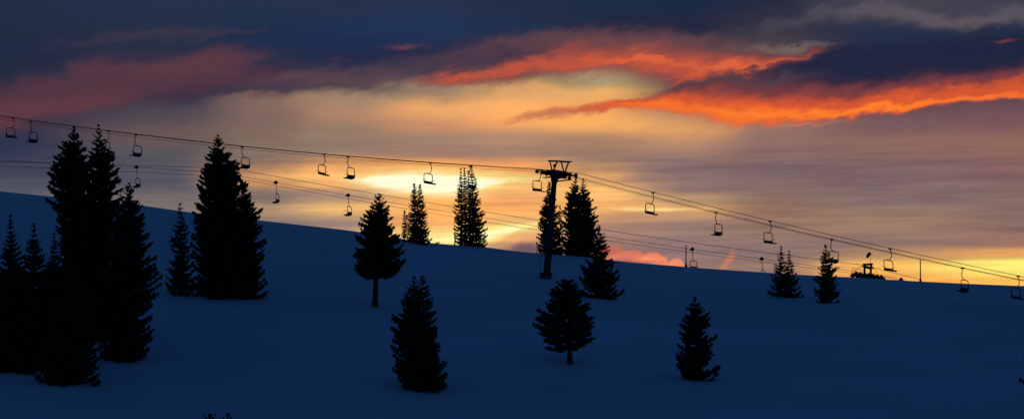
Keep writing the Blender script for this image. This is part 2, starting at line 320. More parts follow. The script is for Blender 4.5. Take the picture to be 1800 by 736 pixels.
# ------------------------------------------------------------------ builders
def empty(name, loc, label, cat, group=None, rz=0.):
    o = bpy.data.objects.new(name, None); C.objects.link(o); o.location = loc; o.rotation_euler = (0, 0, rz)
    o.empty_display_size = .3
    o['label'] = label; o['category'] = cat
    if group: o['group'] = group
    return o
class MB:
    def __init__(s): s.v = []; s.f = []
    def box(s, c, size, ax=None):
        """box centred at c with half axes along ax (3 unit vectors)"""
        ax = ax or (Vector((1, 0, 0)), Vector((0, 1, 0)), Vector((0, 0, 1)))
        b = len(s.v); c = Vector(c)
        for i in (-.5, .5):
            for j in (-.5, .5):
                for k in (-.5, .5): s.v.append(c+ax[0]*i*size[0]+ax[1]*j*size[1]+ax[2]*k*size[2])
        for q in ((0,1,3,2),(4,6,7,5),(0,4,5,1),(2,3,7,6),(0,2,6,4),(1,5,7,3)): s.f.append([b+i for i in q])
        return s
    def tube(s, pts, rad, n=8, caps=True):
        pts = [Vector(p) for p in pts]
        if not isinstance(rad, (list, tuple)): rad = [rad]*len(pts)
        b = len(s.v); up = None
        for i, p in enumerate(pts):
            d = (pts[min(i+1, len(pts)-1)]-pts[max(i-1, 0)]).normalized()
            if up is None: up = Vector((0, 0, 1)) if abs(d.z) < .9 else Vector((1, 0, 0))
            a = d.cross(up); a = a.normalized() if a.length > 1e-4 else d.orthogonal().normalized()
            up = a.cross(d).normalized()
            for k in range(n):
                t = 6.28318*k/n
                s.v.append(p+(a*math.cos(t)+up*math.sin(t))*rad[i])
        for i in range(len(pts)-1):
            for k in range(n):
                q = b+i*n; s.f.append([q+k, q+(k+1) % n, q+n+(k+1) % n, q+n+k])
        if caps:
            s.f.append([b+k for k in range(n)][::-1]); s.f.append([b+(len(pts)-1)*n+k for k in range(n)])
        return s
    def build(s, name, m, parent=None, sm=False): return mesh_obj(name, s.v, s.f, m, parent, sm)

# ------------------------------------------------------------------ trees
def needle_clump(vs, fs, p, d, ln, wd, rng):
    a = d.orthogonal().normalized(); q = rng.random()*6.28
    b = d.cross(a); a, b = a*math.cos(q)+b*math.sin(q), b*math.cos(q)-a*math.sin(q)
    i = len(vs); m = p+d*ln*.4
    vs += [p, m+a*wd, m-a*wd*.5+b*wd*.8, m-a*wd*.5-b*wd*.8, p+d*ln]
    fs += [(i, i+2, i+1), (i, i+3, i+2), (i, i+1, i+3), (i+4, i+1, i+2), (i+4, i+2, i+3), (i+4, i+3, i+1)]
TREES = []
def conifer(name, label, cat, tip, base, prof, seed, kind='spruce', dens=1.0, group='dark conifers on the snowy slope', depth=None, trunk_r=.014, crown_to=1.0, bough=1.0, wide=1.0):
    """tip/base are photograph points; prof = [(fraction from top, left px, right px)...]; depth fixes a tree whose foot is hidden"""
    rng = random.Random(seed)
    if depth is None:
        g = ground_at(*base)
    else:
        r = ray(*base); g = Vector((r.x*depth, depth, gh(r.x*depth, depth)))
    Y = g.y; mpp = Y/F
    top = ray(*tip)*Y
    H = top.z-g.z
    lean = Vector((top.x-g.x, 0, H))
    root = empty(name, g, label, cat, group)
    pf = sorted((a, b*wide, c*wide) for a, b, c in prof)
    def rad(t, a):
        ts = [p[0] for p in pf]
        L = float(np.interp(t, ts, [p[1] for p in pf])); Rr = float(np.interp(t, ts, [p[2] for p in pf]))
        k = (math.cos(a)+1)/2
        return (L+(Rr-L)*k)*mpp
    vs, fs = [], []; tb = MB()
    lobes = [(rng.uniform(.7, 1.6), rng.uniform(0, 6.3), rng.choice((1, 2, 3)), rng.uniform(0, 6.3)) for _ in range(4)]
    def lobe(a, z):
        q = sum(math.sin(z*6.28/l+p+m_*a+2*math.sin(a+p2)) for l, p, m_, p2 in lobes)/4
        return 1+.62*q
    tr = max(.05, H*trunk_r)
    bend = rng.uniform(-.06, .06)
    def axis(t):                                   # t from top 0 .. 1 base
        s = 1-t
        return Vector((lean.x*s+math.sin(s*3.1)*bend, math.sin(s*2.5)*bend, H*s))
    tb.tube([axis(1.03)]+[axis(1-i/12) for i in range(1, 13)], [tr*1.15]+[max(.012, tr*(1-i/12)**.85) for i in range(1, 13)], 7)
    step = .47*bough/dens**.5*(H/12)**.35
    z = step*.3; ph = rng.random()*6
    while z < H*crown_to:
        t = z/H
        nb = int((5 if t < .1 else 8)*dens**.5+rng.random())
        ph += .7
        lenmul = rng.uniform(.86, 1.06)
        for b in range(nb):
            a = ph+6.283*b/nb+rng.uniform(-.3, .3)
            if rng.random() < (.03 if kind != 'open' else .18): continue
            tt = t+rng.uniform(-.3, .3)*step/H
            L = rad(tt, a)*min(1.17, max(.58, lenmul*rng.uniform(.84, 1.1)*lobe(a, z)*1.05))
            if rng.random() < .15: L *= .65
            L = max(L, .12)
            o = axis(max(0, min(1, tt)))
            if kind == 'pine': e0 = .42-.58*t; droop = .05
            else: e0 = (.75 if t < .08 else .30-.50*t+rng.uniform(-.1, .1)); droop = .22*t
            out = Vector((math.cos(a), math.sin(a), 0))
            side = Vector((-out.y, out.x, 0))
            def bp(s):
                return o+out*L*s+Vector((0, 0, L*(e0*s-droop*math.sin(s*3.1416)+ ((.12+.12*t) if kind != 'pine' else .10)*s*s)))
            if L > .35: tb.tube([bp(0), bp(.5), bp(.9)], [max(.012, L*.014), max(.009, L*.009), .005], 3, False)
            nn = max(3, int(L*5.2*dens**.5+2))
            tl = min(.62, .10+L*.28, .22+L*.18)*bough**.5
            for k in range(nn):
                s = ((k+rng.random())/nn)**.8
                if kind == 'pine' and s < .3 and t > .35: continue
                p = bp(s*.96)
                fwd = (bp(min(1, s+.05))-bp(s)).normalized()
                for sg in (-1, 1):
                    d = (fwd*rng.uniform(.5, 1.1)+side*sg*rng.uniform(.2, .9)+Vector((0, 0, rng.uniform(-.45, .35)))).normalized()
                    l2 = tl*rng.uniform(.6, 1.15)*(1.15-.5*s)
                    needle_clump(vs, fs, p, d, l2, l2*.27+.02, rng)
                if rng.random() < .55:
                    d = (fwd*.5+Vector((0, 0, -.8 if kind != 'pine' else .7))+side*rng.uniform(-.4, .4)).normalized()
                    needle_clump(vs, fs, p, d, tl*.6, tl*.17, rng)
            needle_clump(vs, fs, bp(.9), (bp(1)-bp(.9)).normalized(), tl*.65, tl*.14, rng)
        z += step*rng.uniform(.8, 1.2)
    # leader shoot
    for k in range(7):
        needle_clump(vs, fs, axis(.012*k+.004), Vector((rng.uniform(-.5, .5), rng.uniform(-.5, .5), 1.6)).normalized(), .20, .03, rng)
    tb.build('trunk', M_bark, root, True)
    mesh_obj('crown', vs, fs, M_leaf, root)
    TREES.append((name, tip, round(Y), round(H, 1)))
    return root

def prof_simple(l, r, p=.8, n=9):
    return [(i/n, 1.5+l*(i/n)**p, 1.5+r*(i/n)**p) for i in range(n+1)]

SP = 'spruce_tree'; FI = 'fir_tree'; 
# left grove
conifer(SP, 'tall spruce whose tip is second highest of the twin peaks at far left', 'tree', (130,224), (128,600), [(0,1,1),(.04,9,9),(.09,22,18),(.14,30,24),(.2,42,32),(.3,47,40),(.38,50,42),(.43,32,40),(.55,32,44),(.8,46,46),(1,50,50)], 1, wide=0.88, dens=2.1)
conifer(SP, 'slender tall spruce with the highest tip of the left grove, crossing the upper cable', 'tree', (173,219), (172,596), [(0,1,1),(.05,9,8),(.1,14,17),(.2,24,34),(.28,28,42),(.4,34,48),(.6,44,52),(1,50,54)], 2, wide=0.84, dens=2.1)
conifer(SP, 'broad spruce at the right edge of the left grove, below a hanging chair', 'tree', (227,322), (218,634), [(0,1,1),(.04,9,8),(.1,16,15),(.18,24,28),(.26,30,32),(.36,36,42),(.42,44,50),(.5,48,58),(.56,50,66),(.62,50,58),(.75,50,48),(.9,48,52),(1,46,44)], 3, wide=0.88, dens=2.0)
conifer(SP, 'thin spruce spire nearest the left edge of the picture', 'tree', (18,379), (18,640), [(0,1,1),(.06,5,6),(.15,10,13),(.25,16,19),(.34,24,28),(.45,36,38),(.7,46,46),(1,50,50)], 4, wide=.85, dens=1.6)
conifer(SP, 'middle spire of the three low dark spruces at the left edge', 'tree', (60,392), (60,642), [(0,1,1),(.06,6,6),(.15,13,13),(.28,22,21),(.36,30,30),(.5,40,40),(1,50,50)], 5, wide=.85, dens=1.6)
conifer(SP, 'short thin spire right of the three low spruces at the left edge', 'tree', (95,409), (96,640), [(0,1,1),(.08,5,5),(.2,11,11),(.32,22,24),(.5,36,38),(1,48,48)], 6, wide=.85, dens=1.6)
conifer(SP, 'young spruce with thin foliage at the front foot of the left grove', 'tree', (132,476), (118,674), [(0,1,1),(.08,14,14),(.2,24,26),(.4,40,44),(.6,50,50),(.8,56,58),(1,56,56)], 7, wide=0.95, dens=1.7)
conifer(SP, 'bushy low spruce beneath the thin spires at the left edge', 'tree', (30,470), (28,652), [(0,2,2),(.15,18,20),(.4,34,36),(.7,44,46),(1,48,52)], 8, dens=2.0)
conifer(SP, 'narrow spruce standing alone just left of the largest tree', 'tree', (317,358), (317,519), [(0,1,1),(.06,4,4),(.15,8,8),(.25,11,11),(.4,17,18),(.55,19,22),(.75,24,26),(.9,27,30),(1,28,30)], 9, dens=1.0)
conifer(SP, 'largest broad dark spruce, its tip just above the upper chairlift cable', 'tree', (383,238), (386,522), [(0,1,1),(.04,7,7),(.1,16,15),(.15,21,24),(.2,24,32),(.3,35,44),(.36,41,50),(.5,45,58),(.7,49,62),(.9,48,68),(1,48,64)], 10, wide=0.9, dens=2.3)
conifer(SP, 'shorter spruce fused to the right flank of the largest tree', 'tree', (429,327), (428,523), [(0,2,2),(.08,11,10),(.2,18,23),(.28,24,32),(.34,28,26),(.5,34,36),(.6,36,41),(.7,36,32),(.88,38,41),(1,38,40)], 11, wide=0.9, dens=2.1)
# middle of the slope
conifer(SP, 'spruce on a long bare trunk, its crown crossing the ridge line', 'tree', (667,341), (659,539), [(0,1,1),(.05,7,7),(.1,11,12),(.16,16,15),(.22,22,18),(.3,27,24),(.4,31,30),(.5,34,36),(.56,36,42),(.63,30,44),(.70,32,38),(1,20,20)], 12, dens=2.0, wide=1.05, crown_to=.70, trunk_r=.026)
conifer(SP, 'tiny spruce on the ridge beside the twin-tipped tree', 'tree', (711,371), (711,425), [(0,1,1),(.2,4,5),(.5,6,7),(1,8,8)], 13, dens=1.1, bough=.7, wide=.85)
conifer(SP, 'left stem of the twin-tipped spruce on the ridge under the bright glow', 'tree', (728,323), (728,427), [(0,1,1),(.1,4,4),(.25,7,7),(.5,11,10),(.8,14,12),(1,14,14)], 14, dens=1.5, bough=.75, wide=1.06)
conifer(SP, 'right stem of the twin-tipped spruce on the ridge under the bright glow', 'tree', (738,325), (740,430), [(0,1,1),(.1,3,4),(.3,5,8),(.6,8,12),(.85,10,15),(1,12,17)], 15, dens=1.5, bough=.75, wide=1.06)
conifer(FI, 'leftmost slender stem of the tight fir cluster on the glowing ridge', 'tree', (810,297), (811,431), [(0,1,1),(.15,3,3),(.3,8,5),(.5,13,7),(.8,13,9),(1,11,9)], 16, dens=1.2, bough=.75, wide=1.06)
conifer(FI, 'second slender stem from the left in the fir cluster on the glowing ridge', 'tree', (816,296), (818,432), [(0,1,1),(.15,3,4),(.4,6,7),(1,9,10)], 17, dens=1.2, bough=.75, wide=1.06)
conifer(FI, 'third slender stem from the left in the fir cluster on the glowing ridge', 'tree', (823,301), (826,433), [(0,1,1),(.15,3,3),(.4,6,8),(1,10,12)], 18, dens=1.2, bough=.75, wide=1.06)
conifer(FI, 'rightmost and tallest stem of the fir cluster on the glowing ridge', 'tree', (829,293), (838,434), [(0,1,1),(.12,3,5),(.3,5,9),(.5,10,13),(.7,12,18),(.9,14,19),(1,14,17)], 19, dens=1.2, bough=.75, wide=1.06)
conifer(FI, 'fir directly behind the chairlift tower column', 'tree', (966,321), (966,444), [(0,1,1),(.12,5,5),(.3,11,11),(.5,16,15),(.75,19,18),(1,20,20)], 20, dens=1.7, bough=.85, wide=1.05)
conifer(FI, 'low narrow fir filling the gap between tower and twin-topped spruce', 'tree', (984,362), (984,447), [(0,1,1),(.3,6,6),(.6,9,10),(1,12,14)], 21, kind='open', bough=.75)
conifer(SP, 'left stem of the twin-topped spruce right of the chairlift tower', 'tree', (1012,316), (1010,448), [(0,1,1),(.06,6,4),(.2,14,9),(.35,20,13),(.6,22,18),(.85,24,22),(1,24,24)], 22, dens=1.7, bough=.9)
conifer(SP, 'right stem of the twin-topped spruce right of the chairlift tower', 'tree', (1025,315), (1026,450), [(0,1,1),(.06,3,4),(.2,7,12),(.35,11,19),(.6,18,25),(.85,22,27),(1,22,27)], 23, dens=1.7, bough=.9)
conifer(SP, 'airy layered spruce just below the ridge with pink cloud at its right', 'tree', (1053,397), (1055,524), [(0,1,1),(.08,5,5),(.2,10,11),(.3,17,14),(.45,18,20),(.52,24,22),(.62,30,26),(.72,36,38),(.8,32,34),(.9,38,38),(1,30,34)], 24, dens=1.25, bough=1.1)
conifer(SP, 'full double-tipped spruce in the foreground, left of centre', 'tree', (728,487), (733,684), [(0,2,2),(.05,8,6),(.12,11,9),(.2,21,14),(.28,22,18),(.36,30,24),(.45,38,28),(.5,36,30),(.58,38,34),(.68,40,36),(.8,40,42),(.88,34,40),(1,22,26)], 25, dens=1.5)
conifer(SP, 'second leader of the full spruce in the foreground, left of centre', 'tree', (742,486), (748,688), [(0,2,2),(.05,6,7),(.15,9,14),(.25,12,16),(.36,14,22),(.45,20,21),(.55,24,24),(.65,26,30),(.75,28,34),(.86,30,38),(.93,30,32),(1,28,34)], 26, dens=1.4)
conifer('pine_tree', 'rounded pine with a short bare trunk in the foreground', 'tree', (1000,496), (1002,639), [(0,10,8),(.08,22,18),(.17,27,22),(.28,36,26),(.38,46,32),(.48,58,36),(.58,62,38),(.66,54,42),(.73,42,42),(.78,32,30),(.80,38,14),(.83,40,34),(1,10,10)], 27, kind='pine', dens=1.9, crown_to=.83, trunk_r=.034, bough=1.25)
conifer(SP, 'small full spruce alone in the right foreground', 'tree', (1221,522), (1224,667), [(0,1,1),(.06,6,7),(.15,13,13),(.25,18,22),(.33,21,25),(.4,27,20),(.5,25,29),(.6,30,34),(.68,28,26),(.75,35,33),(.85,36,38),(.93,28,32),(1,18,38)], 28, dens=1.4)
conifer(SP, 'left and taller of the two joined spruces near the ridge at right', 'tree', (1373,434), (1374,521), [(0,1,1),(.1,3,3),(.3,9,8),(.5,14,12),(.75,20,16),(1,24,20)], 29, dens=1.0, bough=.8)
conifer(SP, 'right and shorter of the two joined spruces near the ridge at right', 'tree', (1387,442), (1388,523), [(0,1,1),(.1,3,3),(.3,7,8),(.5,10,13),(.75,14,20),(.9,16,23),(1,16,18)], 30, dens=1.0, bough=.8)
conifer(SP, 'single spruce behind a hanging chair, near the ridge at right', 'tree', (1451,431), (1454,532), [(0,1,1),(.08,4,4),(.2,10,9),(.3,12,14),(.4,11,20),(.5,16,18),(.6,20,17),(.75,20,20),(.85,22,23),(1,18,18)], 31, dens=1.2, bough=.85)
# trees mostly outside the frame
conifer(SP, 'spruce cut by the right edge, only branch ends in view', 'tree', (1836,566), (1838,760), [(0,1,1),(.2,16,16),(.38,36,34),(.44,40,38),(.52,46,44),(.6,36,40),(.8,32,46),(1,30,46)], 32, wide=.93)
conifer(SP, 'left of two treetops poking in at the bottom edge', 'tree', (370,729), (370,880), [(0,1,1),(.03,8,7),(.1,14,14),(.4,30,30),(1,40,40)], 33)
conifer(SP, 'right of two treetops poking in at the bottom edge', 'tree', (401,727), (402,870), [(0,1,1),(.03,5,5),(.1,10,10),(.4,24,24),(1,36,36)], 34)
for t in TREES: print('TREE', t)

# dead sticks on the ridge
def at_depth(px, py, Y): return ray(px, py)*Y
g = ground_at(799, 431.5)
b = MB(); mpp = g.y/F
b.tube([g-Vector((0, 0, .3)), at_depth(799.5, 412, g.y), at_depth(798, 390, g.y)], [.07, .05, .02], 6)
b.tube([at_depth(799.3, 415, g.y), at_depth(795.5, 407, g.y)], [.03, .01], 5)
b.tube([at_depth(799, 405, g.y), at_depth(802, 399, g.y)], [.03, .01], 5)
o = b.build('dead_sapling', M_bark); o['label'] = 'bare dead stick standing at the left foot of the fir cluster'; o['category'] = 'dead tree'
g = ground_at(953, 445.5)
b = MB()
b.tube([g-Vector((0, 0, .3)), at_depth(948, 442, g.y), at_depth(944, 434, g.y), at_depth(943, 429, g.y)], [.09, .08, .06, .03], 6)
b.tube([at_depth(945, 437, g.y), at_depth(948, 433, g.y), at_depth(949, 430.5, g.y)], [.05, .03, .015], 5)
b.tube([at_depth(947, 441, g.y), at_depth(941, 438.5, g.y)], [.05, .02], 5)
o = b.build('dead_snag', M_bark); o['label'] = 'crooked dead snag on the ridge just left of the tower column'; o['category'] = 'dead tree'

g = ground_at(768, 428.5); b = MB(); rq = random.Random(5)
for k in range(26):
    a = rq.uniform(0, 6.28); l = rq.uniform(.15, .5)
    b.tube([g, g+Vector((math.cos(a)*l*.8, math.sin(a)*l*.8, l*rq.uniform(.3, .8)))], [.03, .008], 4)
o = b.build('low_shrub', M_bark); o['label'] = 'tiny bare shrub on the ridge between the twin-tipped spruce and the fir cluster'; o['category'] = 'shrub'

# ------------------------------------------------------------------ chairlifts
class Line:
    """plan line of one lift and rope curves through photograph points"""
    def __init__(s, px0, Y0, phi):
        s.phi = phi; s.u0 = (px0-900)/F; s.Y0 = Y0
        s.dir = Vector((math.cos(phi), -math.sin(phi), 0)); s.lat = Vector((math.sin(phi), math.cos(phi), 0))
    def at(s, px, py, off=0.):
        r = ray(px, py); t = math.tan(s.phi)
        x0 = s.u0*s.Y0+s.lat.x*off; y0 = s.Y0+s.lat.y*off
        y = (y0+x0*t)/(1+r.x*t)
        return r*y
def curve(ctrl, xs):
    cx = np.array([c[0] for c in ctrl], float); cy = np.array([c[1] for c in ctrl], float)
    n = len(cx); h = np.diff(cx)                       # natural cubic spline
    A = np.eye(n); rhs = np.zeros(n)
    for i in range(1, n-1):
        A[i, i-1] = h[i-1]; A[i, i] = 2*(h[i-1]+h[i]); A[i, i+1] = h[i]
        rhs[i] = 3*((cy[i+1]-cy[i])/h[i]-(cy[i]-cy[i-1])/h[i-1])
    c = np.linalg.solve(A, rhs); k = np.clip(np.searchsorted(cx, xs)-1, 0, n-2)
    bb = (cy[k+1]-cy[k])/h[k]-h[k]*(2*c[k]+c[k+1])/3; d = (c[k+1]-c[k])/(3*h[k]); dd = xs-cx[k]
    return cy[k]+bb*dd+c[k]*dd**2+d*dd**3
def fit(ctrl, deg=2):
    p = np.polyfit([c[0] for c in ctrl], [c[1] for c in ctrl], deg)
    return lambda x: float(np.polyval(p, x))
def rope_fn(spans):
    """spans: [(x_from, x_to, control points)], each a shallow sagging curve"""
    fs_ = [(a, b_, fit(c)) for a, b_, c in spans]
    def f(x):
        for a, b_, q in fs_:
            if x <= b_: return q(x)
        return fs_[-1][2](x)
    return f
tower_g = ground_at(960, 489)
print('TOWER', tower_g)
PHI1 = R(40)
L1 = Line(975, tower_g.y, PHI1)
ropeA = rope_fn([(-400, 941, [(0,203),(23,206),(100,216.5),(239,237),(426,257),(570,270),(757,284.5),(941,297)]),
                 (941, 1015, [(941,297),(978,300),(1015,304.5)]),
                 (1015, 2300, [(1015,304.5),(1060,314.6),(1148,337.5),(1259,365),(1353,388),(1463,412.5),(1565,437),(1692,464),(1790,484)])])
ropeB = rope_fn([(-400, 958, [(0,205.5),(55,213),(100,218),(239,238),(426,257.6),(612,274.2),(827,290.6),(940,298.6)]),
                 (958, 1003, [(958,301.3),(980,304.5),(1003,309.5)]),
                 (1003, 2300, [(1003,309.5),(1060,323),(1100,333.5),(1259,372),(1353,395.5),(1463,419.5),(1565,444),(1692,470),(1790,490)])])
HALF = 1.5
def rope_obj(name, label, line, f, off, x0, x1, r, m=M_rope, step=12, dy=0.):
    b = MB(); xs = np.arange(x0, x1+1, step)
    b.tube([line.at(x, f(x)+dy, off) for x in xs], r, 5)
    o = b.build(name, m, None, True); o['label'] = label; o['category'] = 'cable'; o['group'] = 'chairlift cables'
    return o
rope_obj('haul_rope', 'near haul rope of the front lift, carrying the chairs that face right', L1, ropeA, -HALF, -300, 2100, .029)
rope_obj('haul_rope', 'far haul rope of the front lift, carrying the chairs that face left', L1, ropeB, HALF, -300, 2100, .029)
comm1 = rope_fn([(-400, 968, [(0,210),(100,222),(239,242),(426,262.5),(612,278.5),(757,289),(968,303.5)]),
                 (968, 2300, [(968,303.5),(1060,325),(1100,335.6),(1259,374.2),(1353,397.5),(1463,421.3),(1565,445.6),(1692,471.4),(1790,491.2)])])
rope_obj('signal_cable', 'thin signal cable slung just under the ropes of the front lift', L1, comm1, .2, -300, 2100, .019)

def rounded_loop(w, h, r, z0, n=5):
    pts = [(-w/2, z0-h)]
    for k in range(n+1):
        a = math.pi-k*math.pi/2/n; pts.append((-w/2+r+r*math.cos(a), z0-r+r*math.sin(a)))
    for k in range(n+1):
        a = math.pi/2-k*math.pi/2/n; pts.append((w/2-r+r*math.cos(a), z0-r+r*math.sin(a)))
    pts.append((w/2, z0-h))
    return pts
def chair_front():
    """open double chair: x = across the seat, y = facing, z = 0 at the rope"""
    root = bpy.data.objects.new('lift_chair', None); C.objects.link(root)
    b = MB(); b.box((0, 0, -.02), (.12, .42, .13)); b.tube([(0, 0, -.05), (-.02, 0, -.22)], .05, 8)
    b.build('rope_grip', M_steel, root)
    hx = .28
    b = MB(); b.tube([(0, 0, -.05), (-.05, 0, -.3), (-.15, 0, -.62), (-.14, 0, -.8), (.02, 0, -1.02), (.15, 0, -1.2), (.19, 0, -1.26)], .042, 8)
    b.build('hanger', M_steel, root, True)
    b = MB(); lp = rounded_loop(1.38, 1.0, .24, -1.24)
    b.tube([(hx+x, -.10, z) for x, z in lp], .042, 8)
    b.tube([(hx-.25, -.10, -1.235), (hx+.25, -.10, -1.235)], .055, 8)
    for s in (-1, 1):      # arm side plates running down to the seat
        b.tube([(hx+s*.69, -.10, -2.2), (hx+s*.69, .06, -2.38), (hx+s*.69, .46, -2.40)], .034, 6)
    b.build('bail', M_steel, root, True)
    b = MB()
    for k in range(3): b.box((hx, -.16+k*.015, -2.10-k*.102), (1.34, .035, .098))
    b.build('backrest', M_seat, root)
    b = MB()
    for k in range(4): b.box((hx, -.06+k*.13, -2.33-.012*k), (1.34, .115, .06))
    b.tube([(hx-.66, .46, -2.36), (hx+.66, .46, -2.36)], .045, 6)
    b.build('seat', M_seat, root)
    for s in (-1, 1):
        b = MB(); b.tube([(hx+s*.69, -.28, -1.98), (hx+s*.69, .0, -1.96), (hx+s*.69, .26, -2.0)], .022, 6)
        b.build('armrest', M_steel, root, True)
    return root
def chair_back():
    """older chair of the rear lift: cap over the grip, straight stem"""
    root = bpy.data.objects.new('lift_chair', None); C.objects.link(root)
    b = MB(); b.tube([(0, 0, .26), (0, 0, .2), (0, 0, .08), (0, 0, -.08), (0, 0, -.2)], [.05, .17, .25, .27, .12], 10)
    b.box((0, .2, -.04), (.12, .36, .12))
    b.build('grip_cover', M_steel, root)
    b = MB(); b.tube([(0, 0, -.05), (0, 0, -1.55)], .04, 8); b.build('hanger', M_steel, root, True)
    b = MB(); lp = rounded_loop(1.25, .95, .25, -1.5)
    b.tube([(x, -.05, z) for x, z in lp], .042, 8)
    b.tube([(-.22, -.05, -1.5), (.22, -.05, -1.5)], .06, 8)
    for s in (-1, 1): b.tube([(s*.62, -.05, -2.44), (s*.62, .1, -2.6), (s*.62, .55, -2.62)], .034, 6)
    b.build('bail', M_steel, root, True)
    b = MB()
    for k in range(3): b.box((0, -.1+k*.02, -2.30-k*.102), (1.2, .035, .098))
    b.build('backrest', M_seat, root)
    b = MB()
    for k in range(4): b.box((0, .0+k*.14, -2.54-.015*k), (1.2, .125, .06))
    b.tube([(-.6, .58, -2.62), (.6, .58, -2.62)], .04, 6)
    b.build('seat', M_seat, root)
    for s in (-1, 1):
        b = MB(); b.tube([(s*.62, -.1, -2.15), (s*.62, .42, -2.1)], .022, 6); b.build('armrest', M_steel, root, True)
    return root
def copy_tree(o, parent=None):
    c = o.copy(); C.objects.link(c); c.parent = parent
    for ch in [q for q in bpy.data.objects if q.parent == o]: copy_tree(ch, c)
    return c
def place(proto, first, loc, rz, label, group, swing=0., tilt=0., cat='chairlift chair'):
    o = proto if first else copy_tree(proto)
    o.location = loc; o.rotation_euler = (tilt, swing, rz); o['label'] = label; o['category'] = cat; o['group'] = group
    return o
G1 = 'chairs hanging from the front lift'
heading = math.atan2(L1.dir.y, L1.dir.x)-math.pi/2      # local +y along the travel direction
pc = chair_front(); first = True; rr = random.Random(8)
right = [(23, 'right-facing chair nearest the left edge on the front lift'),
         (191, 'chair half hidden behind the slender tallest spruce of the left grove'),
         (570, 'right-facing chair high between the largest tree and the long-trunked spruce'),
         (757, 'right-facing chair in front of the bright glow, above the twin-tipped ridge spruce'),
         (949, 'chair hanging right under the left end of the tower sheaves'),
         (1148, 'first free-hanging chair right of the tower on the front lift'),
         (1354, 'right-facing chair above and left of the two joined spruces near the ridge'),
         (1565, 'right-facing chair just right of the far tower head on the ridge'),
         (1790, 'chair cut by the right edge, hanging in front of the snow')]
left = [(55, 'left-facing chair second from the left edge on the front lift'),
        (239, 'left-facing chair over the broad spruce at the right edge of the left grove'),
        (426, 'left-facing chair just right of the largest tree tip'),
        (612, 'left-facing chair straight above a chair of the rear lift with a capped stem'),
        (827, 'left-facing chair overlapping the tops of the fir cluster'),
        (1013, 'chair lost against the twin-topped spruce right of the tower'),
        (1259, 'left-facing chair over the ridge between the two thin poles'),
        (1462, 'left-facing chair overlapping the single spruce near the ridge at right'),
        (1692, 'left-facing chair silhouetted half on yellow sky and half on snow')]
for x, lab in right:
    place(pc, first, L1.at(x, ropeA(x)+.4, -HALF), heading+rr.uniform(-.1, .1), lab, G1, rr.uniform(-.045, .045), rr.uniform(-.06, .06)); first = False
for x, lab in left:
    place(pc, False, L1.at(x, ropeB(x)+.4, HALF), heading+math.pi+rr.uniform(-.1, .1), lab, G1, rr.uniform(-.045, .045), rr.uniform(-.06, .06))

# sheave train: wheels under the rope from x0 to x1
def sheave_train(parent, line, f, off, x0, x1, n, side, wr=.21, org=Vector((0, 0, 0))):
    P = [line.at(x0+(x1-x0)*k/(n-1), f(x0+(x1-x0)*k/(n-1)), off)-org for k in range(n)]
    P = [p-Vector((0, 0, wr+.03)) for p in P]
    lat = line.lat
    b = MB()
    for k in range(0, n-1, 2):
        b.tube([P[k]-lat*.1*side, P[k+1]-lat*.1*side], .05, 6)
    for k in range(0, n-3, 4):
        a = (P[k]+P[k+1])/2; c = (P[k+2]+P[min(k+3, n-1)])/2
        b.tube([a-lat*.1*side-Vector((0, 0, .05)), c-lat*.1*side-Vector((0, 0, .05))], .07, 6)
    a = (P[0]+P[1])/2; c = (P[-1]+P[-2])/2; mid = (a+c)/2-Vector((0, 0, .28))
    b.tube([a-lat*.16*side, mid-lat*.16*side, c-lat*.16*side], .08, 6)
    tr = b.build('sheave_train', M_steel, parent)
    for p in P:
        w = MB()
        w.tube([p-lat*.05, p-lat*.03, p+lat*.03, p+lat*.05], [wr, wr*.93, wr*.93, wr], 16)
        w.tube([p-lat*.09, p+lat*.09], .05, 8)
        w.build('sheave_wheel', M_rubber, tr)
    return P
# ---- front tower
tw = empty('lift_tower', tower_g, 'leaning steel chairlift tower with a trapezoid frame on top, left of the twin-topped spruce', 'lift tower')
O = tower_g.copy()
def on1(px, py, off=0.): return L1.at(px, py, off)-O
topc = on1(975.5, 305); botc = Vector((on1(960, 489).x, on1(975.5, 305).y, -.4))
botc = Vector((0, 0, -.4)); topc.y = 0.0
# put the column in the plane of the tower foot
MB().tube([botc, botc+(topc-botc)*.5, topc], [.41, .33, .265], 20).build('column', M_steel, tw, True)
b = MB(); b.tube([Vector((-.0, 0, -.6)), Vector((.0, 0, .45))], .60, 20); b.tube([Vector((.02, 0, .45)), Vector((.025, 0, .55))], .72, 20)
b.box((-.05, 0, -.1), (1.25, 1.25, .9)); b.build('footing', M_galv, tw)
0 and print('REL', [tuple(round(v,2) for v in on1(x, ropeA(x), -HALF)) for x in (944,978,1012)], topc)
latd = L1.lat; dird = L1.dir
mid = topc.copy()
ax = (dird, latd, Vector((0, 0, 1)))
b = MB(); b.box(mid+Vector((0, 0, -.02)), (.62, 3.1, .4), ax)
for s in (-1, 1):
    b.box(mid+latd*s*1.35+Vector((0, 0, .02)), (1.5, .22, .38), ax)
b.tube([mid+Vector((-.1, 0, -1.1)), mid+Vector((.0, 0, -.2))], [.30, .5], 12)
b.box(mid+Vector((.1, 0, .1)), (1.3, 2.2, .36), ax)
b.build('crossarm', M_steel, tw)
def fsc(x, y): # point of the lifting frame: photo x,y laid in the crossarm plane
    r = ray(x, y); k = ((x-975.5)/F*O.y/math.sin(PHI1))
    p = mid+latd*k*.92; z = r.z*(p.y+O.y)-O.z
    return Vector(((r.x*(p.y+O.y))-O.x, p.y, z))
b = MB()
b.tube([fsc(963.5, 282.8), fsc(1001.5, 284.8)], .085, 8)
b.tube([fsc(963.5, 282.8)+dird*.35, fsc(1001.5, 284.8)+dird*.35], .06, 8)
